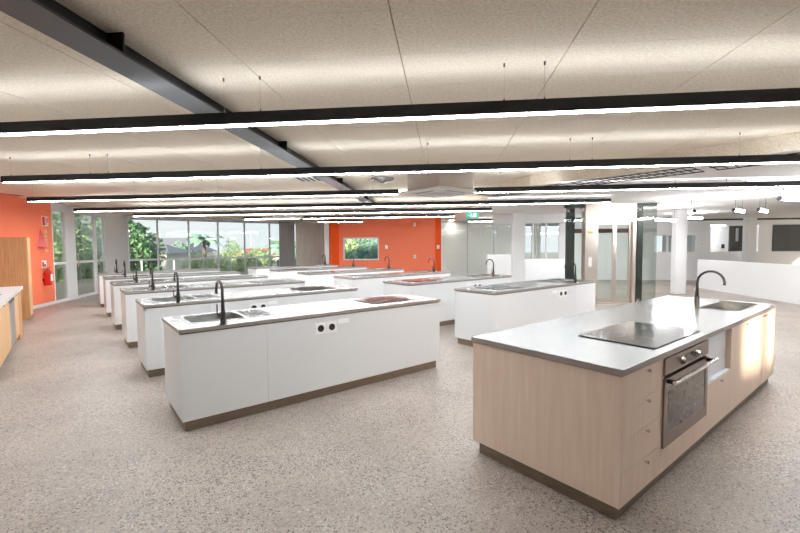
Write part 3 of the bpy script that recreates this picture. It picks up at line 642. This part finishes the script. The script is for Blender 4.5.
for k in range(4):
    r_ = 0.21 - 0.05 * k; n = 24; pts = [(r_ * cos(2 * pi * i / n), r_ * sin(2 * pi * i / n), CEIL - 0.02 - 0.018 * k) for i in range(n + 1)]
    MB().tube(pts, 0.016, 6, cap=False).build('ring', M['foil'], sd_)
MB().tube([(0, 0, CEIL - 0.10), (0, 0, CEIL)], 0.03, 12).build('hub', M['foil'], sd_)
# lattice grilles along the edge of the lobby ceiling
FD = Vector((-0.623, 0.782)); FA = atan2(FD.y, FD.x)
for q_, (s0_, s1_, wx) in enumerate(((1.0, 2.9, 0.62), (3.05, 5.0, 0.62), (5.15, 7.0, 0.62), (7.15, 9.1, 0.62))):
    st = Vector((7.2, 1.75)) + Vector((0.12, 0.10))
    lo = empty('lattice_grille', (st.x + FD.x * s0_, st.y + FD.y * s0_, 0), FA); tag(lo, ['dark lattice grille in the lobby ceiling, at the right edge of the picture', 'dark lattice grille in the lobby ceiling, second from the right edge', 'dark lattice grille in the lobby ceiling, second from its far end', 'dark lattice grille in the lobby ceiling, nearest to the cassette'][q_], 'grille', 'lattice grilles in the lobby ceiling')
    ln = s1_ - s0_; g_ = MB()
    k = 0.0
    while k < ln - 0.02: g_.box(k, k + 0.012, -wx, 0, SOFF - 0.008, SOFF); k += 0.12
    g_.build('cross_bar', M['grille'], lo)
    MB().box(0, ln, -0.015, 0, SOFF - 0.012, SOFF - 0.001).box(0, ln, -wx, -wx + 0.015, SOFF - 0.012, SOFF - 0.001).box(0, ln, -wx / 2, -wx / 2 + 0.012, SOFF - 0.012, SOFF - 0.001).build('rail', M['grille'], lo)

# ================================================================== lift
li = empty('glass_lift', (*gc(0, 11.5), 0), GA); tag(li, 'glass passenger lift shaft with stainless doors behind the benches', 'lift')
LS = M['liftsteel']
MB().box(3.76, 4.06, 0, 0.30, 0, 2.68).build('door_jamb', LS, li); MB().box(4.97, 5.05, 0, 0.30, 0, 2.68).build('door_jamb', LS, li)
box('header', LS, li, 4.06, 4.97, 0, 0.30, 2.20, 2.68); box('threshold', LS, li, 4.06, 4.97, 0, 0.30, 0, 0.03)
for a, b in ((4.07, 4.545), (4.55, 4.965)):
    d_ = MB().slab_hole(a, b, 0.035, 2.195, 0.10, 0.14, (a + 0.05, b - 0.05, 0.14, 2.13)); 
    d_ = MB()
    d_.box(a, a + 0.05, 0.10, 0.14, 0.035, 2.195).box(b - 0.05, b, 0.10, 0.14, 0.035, 2.195).box(a + 0.05, b - 0.05, 0.10, 0.14, 0.035, 0.14).box(a + 0.05, b - 0.05, 0.10, 0.14, 2.12, 2.195)
    d_ = d_.build('door_leaf', LS, li); box('pane', M['liftglass'], d_, a + 0.05, b - 0.05, 0.115, 0.125, 0.14, 2.12)
for (x0_, x1_, y0_, y1_) in ((3.36, 3.50, 0.25, 0.40), (5.10, 5.24, 0.05, 0.22), (3.66, 3.80, 1.05, 1.18), (5.46, 5.53, 1.05, 1.18)):
    box('post', M['dark_green'], li, x0_, x1_, y0_, y1_, 0, SOFF - 0.012)
for z, nm in ((1.93, 'beam'),):
    tag(box('cross_beam', M['redbrown'], li, 3.80, 5.46, 1.08, 1.16, z, z + 0.12), 'red brown cross beam')
box('top_beam', M['dark_green'], li, 3.24, 5.56, 0.02, 0.20, 2.60, SOFF - 0.0) if False else None
MB().box(3.24, 3.74, 0.02, 0.16, 2.58, 2.67).box(5.07, 5.56, 0.02, 0.16, 2.58, 2.67).box(3.74, 5.07, 0.31, 0.42, 2.58, 2.67).build('top_beam', M['dark_green'], li)
for (x0_, x1_, y0_, y1_) in ((3.24, 3.75, 0.0, 0.012), (5.06, 5.56, 0.0, 0.012), (5.548, 5.56, 0.012, 1.25), (3.62, 5.548, 1.238, 1.25)):
    box('shaft_pane', M['liftglass'], li, x0_, x1_, y0_, y1_, 0.02, 2.57)
MB().prism([(3.24, 0.012), (3.253, 0.012), (3.613, 1.25), (3.60, 1.25)], 0.02, 2.57).build('shaft_pane', M['liftglass'], li)
for (x_, z_) in ((3.30, 2.5), (3.70, 2.5), (5.12, 2.5), (5.50, 2.5), (3.30, 0.1), (3.70, 0.1), (5.12, 0.1), (5.50, 0.1)):
    b_ = MB()
    for a_ in (45, 135, 225, 315): b_.tube([(x_, -0.012, z_), (x_ + 0.07 * cos(R(a_)), -0.006, z_ + 0.07 * sin(R(a_)))], 0.01, 6)
    b_.tube([(x_, 0.0, z_), (x_, -0.03, z_)], 0.02, 10).build('glass_fitting', M['chrome'], li)
box('call_panel', M['sign_white'], li, 3.85, 3.93, -0.008, 0, 1.0, 1.25); box('yellow_label', mat('yellow_print', rgb(226, 214, 60), 0.5), li, 3.80, 3.95, -0.004, 0, 1.90, 1.94)

# ================================================================== lobby pendants
def tube_light(e, n, z, ln, ang, label):
    o = empty('tube_pendant', (*gc(e, n), 0), ang); tag(o, label, 'light', 'tubular pendants over the lobby')
    MB().tube([(0.02, 0, z), (ln - 0.02, 0, z)], 0.035, 12).build('tube', M['lamp_tube'], o, smooth=True)
    MB().tube([(0, 0, z), (0.02, 0, z)], 0.040, 12).build('end_cap', M['black'], o); MB().tube([(ln - 0.02, 0, z), (ln, 0, z)], 0.040, 12).build('end_cap', M['black'], o)
    for x_ in (0.1, ln - 0.1): MB().tube([(x_, 0, z + 0.033), (x_, 0, SOFF)], 0.003, 6).build('wire', M['black'], o)
M['lamp_tube'] = emit('tube_lamp', (0.97, 0.98, 1, 1), 70); M['disc_glow'] = emit('added_disc_glow', (1, 0.98, 0.95, 1), 22)
tube_light(6.45, 10.0, 2.345, 0.75, R(38), 'tubular pendant over the lobby, second from the column beside the lift')
tube_light(6.95, 10.0, 2.34, 0.75, R(38), 'tubular pendant over the lobby, third from the column beside the lift')
tube_light(5.60, 7.6, 2.35, 0.9, R(20), 'tubular pendant over the lobby, at the right edge of the picture')
tube_light(5.62, 10.0, 2.33, 0.75, R(60), 'tubular pendant over the lobby, first right of the white column beside the lift')
tube_light(6.0, 12.6, 2.30, 1.2, R(30), 'tubular pendant seen through the glass of the lift shaft')
tube_light(7.9, 15.2, 2.50, 1.4, R(20), 'tubular pendant in front of the blue lit window')
tube_light(12.1, 20.6, 2.45, 1.3, R(20), 'tubular pendant inside the office beyond the lobby opening')
for e_, n_, l_ in ((0.45, 18.95, 'round ceiling disc with an added glow beyond the glass, next to the orange wall'), (1.75, 18.95, 'round ceiling disc with an added glow beyond the glass, nearer the white column')):
    o = empty('round_disc', (*gc(e_, n_), 0), 0); tag(o, l_, 'light', 'round discs with added glow beyond the glass partition')  # disc undersides made to glow to brighten the ribbed wall
    MB().tube([(0, 0, CEIL - 0.16), (0, 0, CEIL - 0.10)], 0.26, 28).build('drum', M['cassette_body'], o); MB().tube([(0, 0, CEIL - 0.10), (0, 0, CEIL)], 0.03, 10).build('stem', M['cassette_body'], o)
    MB().tube([(0, 0, CEIL - 0.175), (0, 0, CEIL - 0.16)], 0.22, 28).build('diffuser', M['disc_glow'], o)

# ================================================================== signs, fire gear and switches
ex = empty('exit_sign', (*gc(0.95, 14.0), 0), GA); tag(ex, 'green running-man exit sign hanging before the ribbed wall', 'sign')
box('lightbox', M['exit_green'], ex, -0.19, 0.19, 0, 0.03, 2.50, 2.70)
fig = MB().box(0.03, 0.13, -0.003, 0, 2.53, 2.67)
fig.box(-0.06, -0.02, -0.003, 0, 2.58, 2.64).box(-0.055, -0.03, -0.003, 0, 2.645, 2.67).box(-0.09, -0.05, -0.003, 0, 2.55, 2.58).box(-0.03, 0.005, -0.003, 0, 2.53, 2.58).box(-0.17, -0.10, -0.003, 0, 2.595, 2.61)
fig.build('pictogram', M['exit_white'], ex)
MB().tube([(-0.12, 0.015, 2.70), (-0.12, 0.015, CEIL)], 0.006, 6).tube([(0.12, 0.015, 2.70), (0.12, 0.015, CEIL)], 0.006, 6).build('hanger', M['chrome'], ex)
def onleft(name, s): return empty(name, (*lw(s), 0), LWA)
fe = onleft('fire_extinguisher', 1.10); tag(fe, 'red fire extinguisher on the orange left wall', 'extinguisher')
MB().tube([(0, -0.10, 0.58), (0, -0.10, 0.60), (0, -0.10, 0.92), (0, -0.10, 0.97), (0, -0.10, 1.0)], [0.07, 0.085, 0.085, 0.06, 0.025], 18).build('cylinder', M['red'], fe)
MB().box(-0.03, 0.05, -0.12, -0.08, 1.0, 1.03).box(-0.02, 0.09, -0.115, -0.085, 1.05, 1.065).build('valve', M['black'], fe)
MB().tube([(0.05, -0.10, 1.0), (0.11, -0.12, 0.95), (0.12, -0.13, 0.8), (0.10, -0.13, 0.68)], 0.012, 8).build('hose', M['black'], fe)
tag(MB().box(-0.05, 0.05, -0.192, -0.184, 0.70, 0.88).build('label_panel', M['sign_white'], fe), 'white instruction panel'); box('bracket', M['black'], fe, -0.05, 0.05, -0.02, 0, 0.70, 0.76)
s1 = onleft('equipment_sign', 1.14); tag(s1, 'small white and red sign just above the fire extinguisher', 'sign')
box('plate', M['sign_white'], s1, -0.11, 0.11, -0.006, 0, 1.05, 1.26); MB().box(-0.08, -0.01, -0.009, -0.006, 1.09, 1.22).box(0.01, 0.08, -0.009, -0.006, 1.09, 1.16).build('print', M['red'], s1)
s2 = onleft('equipment_sign', 1.28); tag(s2, 'white and red pictogram sign high on the orange left wall', 'sign')
box('plate', M['sign_white'], s2, -0.15, 0.15, -0.006, 0, 2.20, 2.48); MB().box(-0.13, -0.01, -0.009, -0.006, 2.22, 2.46).build('print', M['red'], s2); MB().box(0.03, 0.06, -0.009, -0.006, 2.24, 2.42).box(0.09, 0.12, -0.009, -0.006, 2.30, 2.44).build('print', M['red'], s2)
s3 = onleft('location_sign', 1.04); tag(s3, 'tall red projecting location sign on the orange left wall', 'sign')
fixnormals(MB().prism([(-0.13, 0), (0.0, -0.16), (0.13, 0)], 1.60, 1.62).add([(-0.13, 0, 1.62), (0, -0.16, 1.62), (0.13, 0, 1.62), (0, 0, 2.15)], [(0, 1, 3), (1, 2, 3), (2, 0, 3)]).build('cone', M['red'], s3))
s4 = onleft('instruction_sign', 1.30); tag(s4, 'narrow pale text strip beside the red projecting sign', 'sign')
box('plate', mat('pale_sign', rgb(246, 190, 150), 0.5), s4, -0.05, 0.05, -0.005, 0, 1.50, 2.10)
for z in (1.56, 1.66, 1.76, 1.86, 1.96): box('print', M['red'], s4, -0.03, 0.03, -0.007, -0.005, z, z + 0.03)
for x_, z_, n_, lab in ((-2.73, 1.54, N1, 'white wall switch right of the serving window'), (-1.37, 2.59, N1, 'white wall plate high on the orange back wall'), (-0.27, 1.53, N1 - 0.06, 'white wall switch on the deep orange strip'), (-1.37, 1.07, N1, 'white wall plate low on the orange back wall'), (11.2, 1.58, NR, 'wall switch on the white lobby wall')):
    o = empty('wall_switch', (*gc(x_, n_), 0), GA); tag(o, lab, 'switch')
    box('plate', M['plastic'], o, -0.06, 0.06, -0.01, 0, z_ - 0.08, z_ + 0.08); box('rocker', M['cassette_body'], o, -0.02, 0.02, -0.014, -0.01, z_ - 0.03, z_ + 0.03)

# ================================================================== outside
def foliage(cx, cy, cz, rx, ry, rz, n, s, rnd):
    b = MB()
    for _ in range(n):
        while True:
            u = Vector((rnd.uniform(-1, 1), rnd.uniform(-1, 1), rnd.uniform(-1, 1)))
            if 0.3 < u.length < 0.9: break
        w = 1 + 0.22 * sin(5 * u.x + 3 * u.z) * cos(4 * u.y)
        c = Vector((cx + u.x * rx * w, cy + u.y * ry * w, cz + u.z * rz * w))
        a = Vector((rnd.uniform(-1, 1), rnd.uniform(-1, 1), rnd.uniform(-1, 1))).normalized()
        d = a.cross(Vector((rnd.uniform(-1, 1), rnd.uniform(-1, 1), rnd.uniform(-1, 1)))).normalized()
        e_ = a.cross(d); k = s * rnd.uniform(0.6, 1.3)
        b.add([c - a * k, c + d * k * 0.5 + e_ * k * 0.15, c + a * k, c - d * k * 0.5 + e_ * k * 0.15], [(0, 1, 2, 3)])
    return b
GZ = -3.3
def tree(k, D, top, bottom, rx, mi, label, name='tree', n=900, grp='trees outside the windows'):
    x, y = k * D, D; rnd = random.Random(int(k * 1000) + int(D))
    o = empty(name, (x, y, GZ)); tag(o, label, name.replace('_', ' ') if name != 'tree' else 'tree', grp)
    zc, rz = (top + bottom) / 2 - GZ, (top - bottom) / 2
    cr_ = foliage(0, 0, zc, rx, rx, rz, int(n * 2.2), max(0.12, rx * 0.085), rnd).build('crown', M['leaf'][mi], o); tag(cr_, kind='stuff')
    MB().tube([(0, 0, 0), (0.1, 0, zc * 0.5), (0, 0.1, zc)], [rx * 0.09 + 0.06, rx * 0.07 + 0.04, 0.04], 8).build('trunk', M['bark'], o)
def palm(k, D, top, r, label):
    x, y = k * D, D; h = top - GZ; o = empty('palm_tree', (x, y, GZ)); tag(o, label, 'palm', 'palms outside the windows')
    MB().tube([(0, 0, 0), (0.1, 0, h * 0.5), (0, 0, h)], [0.28, 0.2, 0.17], 8).build('trunk', M['bark'], o)
    for i in range(16):
        a = 2 * pi * i / 16 + 0.2 * (i % 3); up = 0.7 if i % 2 else 0.25; b = MB()
        pts = [Vector((cos(a) * r * t, sin(a) * r * t, h + r * (up * t - 0.75 * t * t))) for t in (0, 0.25, 0.5, 0.75, 1)]
        sd2 = Vector((-sin(a), cos(a), 0))
        for p0, p1, w0, w1 in zip(pts, pts[1:], (0.05, 0.28, 0.34, 0.24), (0.28, 0.34, 0.24, 0.03)):
            b.add([p0 - sd2 * w0 * 1.2 - Vector((0, 0, w0)), p0, p0 + sd2 * w0 * 1.2 - Vector((0, 0, w0)), p1 + sd2 * w1 * 1.2 - Vector((0, 0, w1)), p1, p1 - sd2 * w1 * 1.2 - Vector((0, 0, w1))], [(0, 1, 4, 5), (1, 2, 3, 4)])
        b.build('frond', M['leaf'][3], o)
tree(-0.655, 26, 3.5, -1.2, 2.1, 0, 'big dark green tree at the left end of the window wall', n=1600)
tree(-0.53, 44, 2.2, -2.2, 1.9, 3, 'bluish tree beside the grey roofed house')
tree(-0.485, 34, 1.2, -2.4, 1.7, 1, 'yellow green bush below the grey roof', n=900)
tree(-0.44, 36, 1.1, -2.4, 1.5, 1, 'pale yellow bush left of the tall palm')
tree(-0.405, 48, 2.6, -2.4, 1.6, 2, 'slim tree right of the tall palm')
tree(-0.375, 42, 1.2, -2.4, 2.1, 1, 'pale green rounded tree in the fourth bay', n=1000)
tree(-0.34, 50, 1.5, -2.6, 2.2, 2, 'mid green tree behind the light pole')
tree(-0.295, 74, 2.6, -2.0, 3.0, 0, 'wide dark tree beyond the terracotta roof', n=1000)
tree(-0.25, 60, 2.3, -2.0, 2.6, 3, 'bluish distant tree near the sixth bay')
palm(-0.475, 46, 2.7, 2.2, 'tall palm behind the hedge in the third bay'); palm(-0.287, 40, 1.6, 1.5, 'smaller palm in the fifth bay')
for i, (k, D, t) in enumerate(((-0.125, 36, 2.6), (-0.07, 34, 2.3), (-0.095, 46, 3.2), (-0.045, 44, 2.7))):
    tree(k, D, t, -2.6, 2.3, (2, 3, 0, 3)[i], ['pale green tree left in the serving window', 'bluish tree right in the serving window', 'dark tree at the centre of the serving window', 'bluish farther tree at the right of the serving window'][i])
for i, (k, D, t) in enumerate(((-0.93, 24, 4.2), (-0.86, 21, 3.6), (-0.80, 25, 4.4), (-0.735, 24, 3.4))):
    tree(k, D, t, -2.8, 2.2, (0, 2, 0, 2)[i], ['dark tree seen through the sidelight by the orange wall', 'lighter tree seen through the glass door', 'tall dark tree behind the door leaf', 'mid green tree behind the narrow door leaf'][i], n=1100)
def house(k, D, w, d, wall_top, ridge, rm_, label, ang=0.0):
    o = empty('house', (k * D, D, GZ), ang); tag(o, label, 'house', 'houses beyond the windows')
    z1, z2 = wall_top - GZ, ridge - GZ
    box('wall', M['render'], o, -w / 2, w / 2, -d / 2, d / 2, 0, z1)
    v = [(-w / 2 - 0.5, -d / 2 - 0.5, z1), (w / 2 + 0.5, -d / 2 - 0.5, z1), (w / 2 + 0.5, d / 2 + 0.5, z1), (-w / 2 - 0.5, d / 2 + 0.5, z1), (-w / 2 + d * 0.3, 0, z2), (w / 2 - d * 0.3, 0, z2)]
    MB().add(v, [(0, 1, 5, 4), (2, 3, 4, 5), (1, 2, 5), (3, 0, 4), (3, 2, 1, 0)]).build('roof', rm_, o)
    n = max(2, int(w / 3))
    for i in range(n):
        x = -w / 2 + w * (i + 0.5) / n; f_ = box('window', M['frame'], o, x - 0.7, x + 0.7, -d / 2 - 0.04, -d / 2, z1 - 2.0, z1 - 0.7); box('pane', M['window_dark'], f_, x - 0.62, x + 0.62, -d / 2 - 0.06, -d / 2 - 0.04, z1 - 1.92, z1 - 0.78)
house(-0.55, 58, 8, 7, 1.0, 2.9, M['roof_grey'], 'house with a grey roof in the second bay')
house(-0.60, 40, 5, 4, 1.0, 1.9, M['roof_grey'], 'white walled house beneath the big dark tree')
house(-0.325, 72, 11, 8, 0.2, 1.3, M['roof_red'], 'house with a terracotta roof in the fifth bay')
lp = empty('light_pole', (-0.36 * 52, 52, GZ)); tag(lp, 'tall light pole above the trees in the fifth bay', 'pole')
MB().tube([(0, 0, 0), (0, 0, 6.7)], [0.12, 0.07], 8).build('mast', M['frame_grey'], lp); MB().box(-0.9, 0.9, -0.06, 0.06, 6.65, 6.75).build('crossarm', M['frame_grey'], lp)
for x_ in (-0.8, 0.8): box('lamp_head', M['frame_grey'], lp, x_ - 0.25, x_ + 0.25, -0.2, 0.2, 6.55, 6.65)
# terrace balustrade posts and glass
tr = empty('terrace_balustrade', (*bb(WW0, 0, 2.4), 0), TH); tag(tr, 'pale metal balustrade along the terrace outside the window wall', 'railing')
for k in range(9): box('post', M['frame'], tr, -2.0 + k * 1.35, -1.94 + k * 1.35, 0, 0.06, -0.06, 1.0)
box('top_rail', M['frame'], tr, -2.0, 8.86, -0.01, 0.07, 1.0, 1.05)
for k in range(8): box('pane', M['glass'], tr, -1.92 + k * 1.35, -0.67 + k * 1.35, 0.025, 0.035, 0.05, 0.95)
for i, (s_, o_) in enumerate(((3.2, 1.5), (4.6, 1.6))):
    v = box('terrace_post', M['frame'], None, -0.09, 0.09, -0.09, 0.09, -0.06, 2.7); v.location = (*lw(s_, o_), 0); v.rotation_euler = (0, 0, LWA)
    tag(v, ['white post on the terrace behind the wide glass door', 'white post on the terrace behind the narrow glass door'][i], 'post')
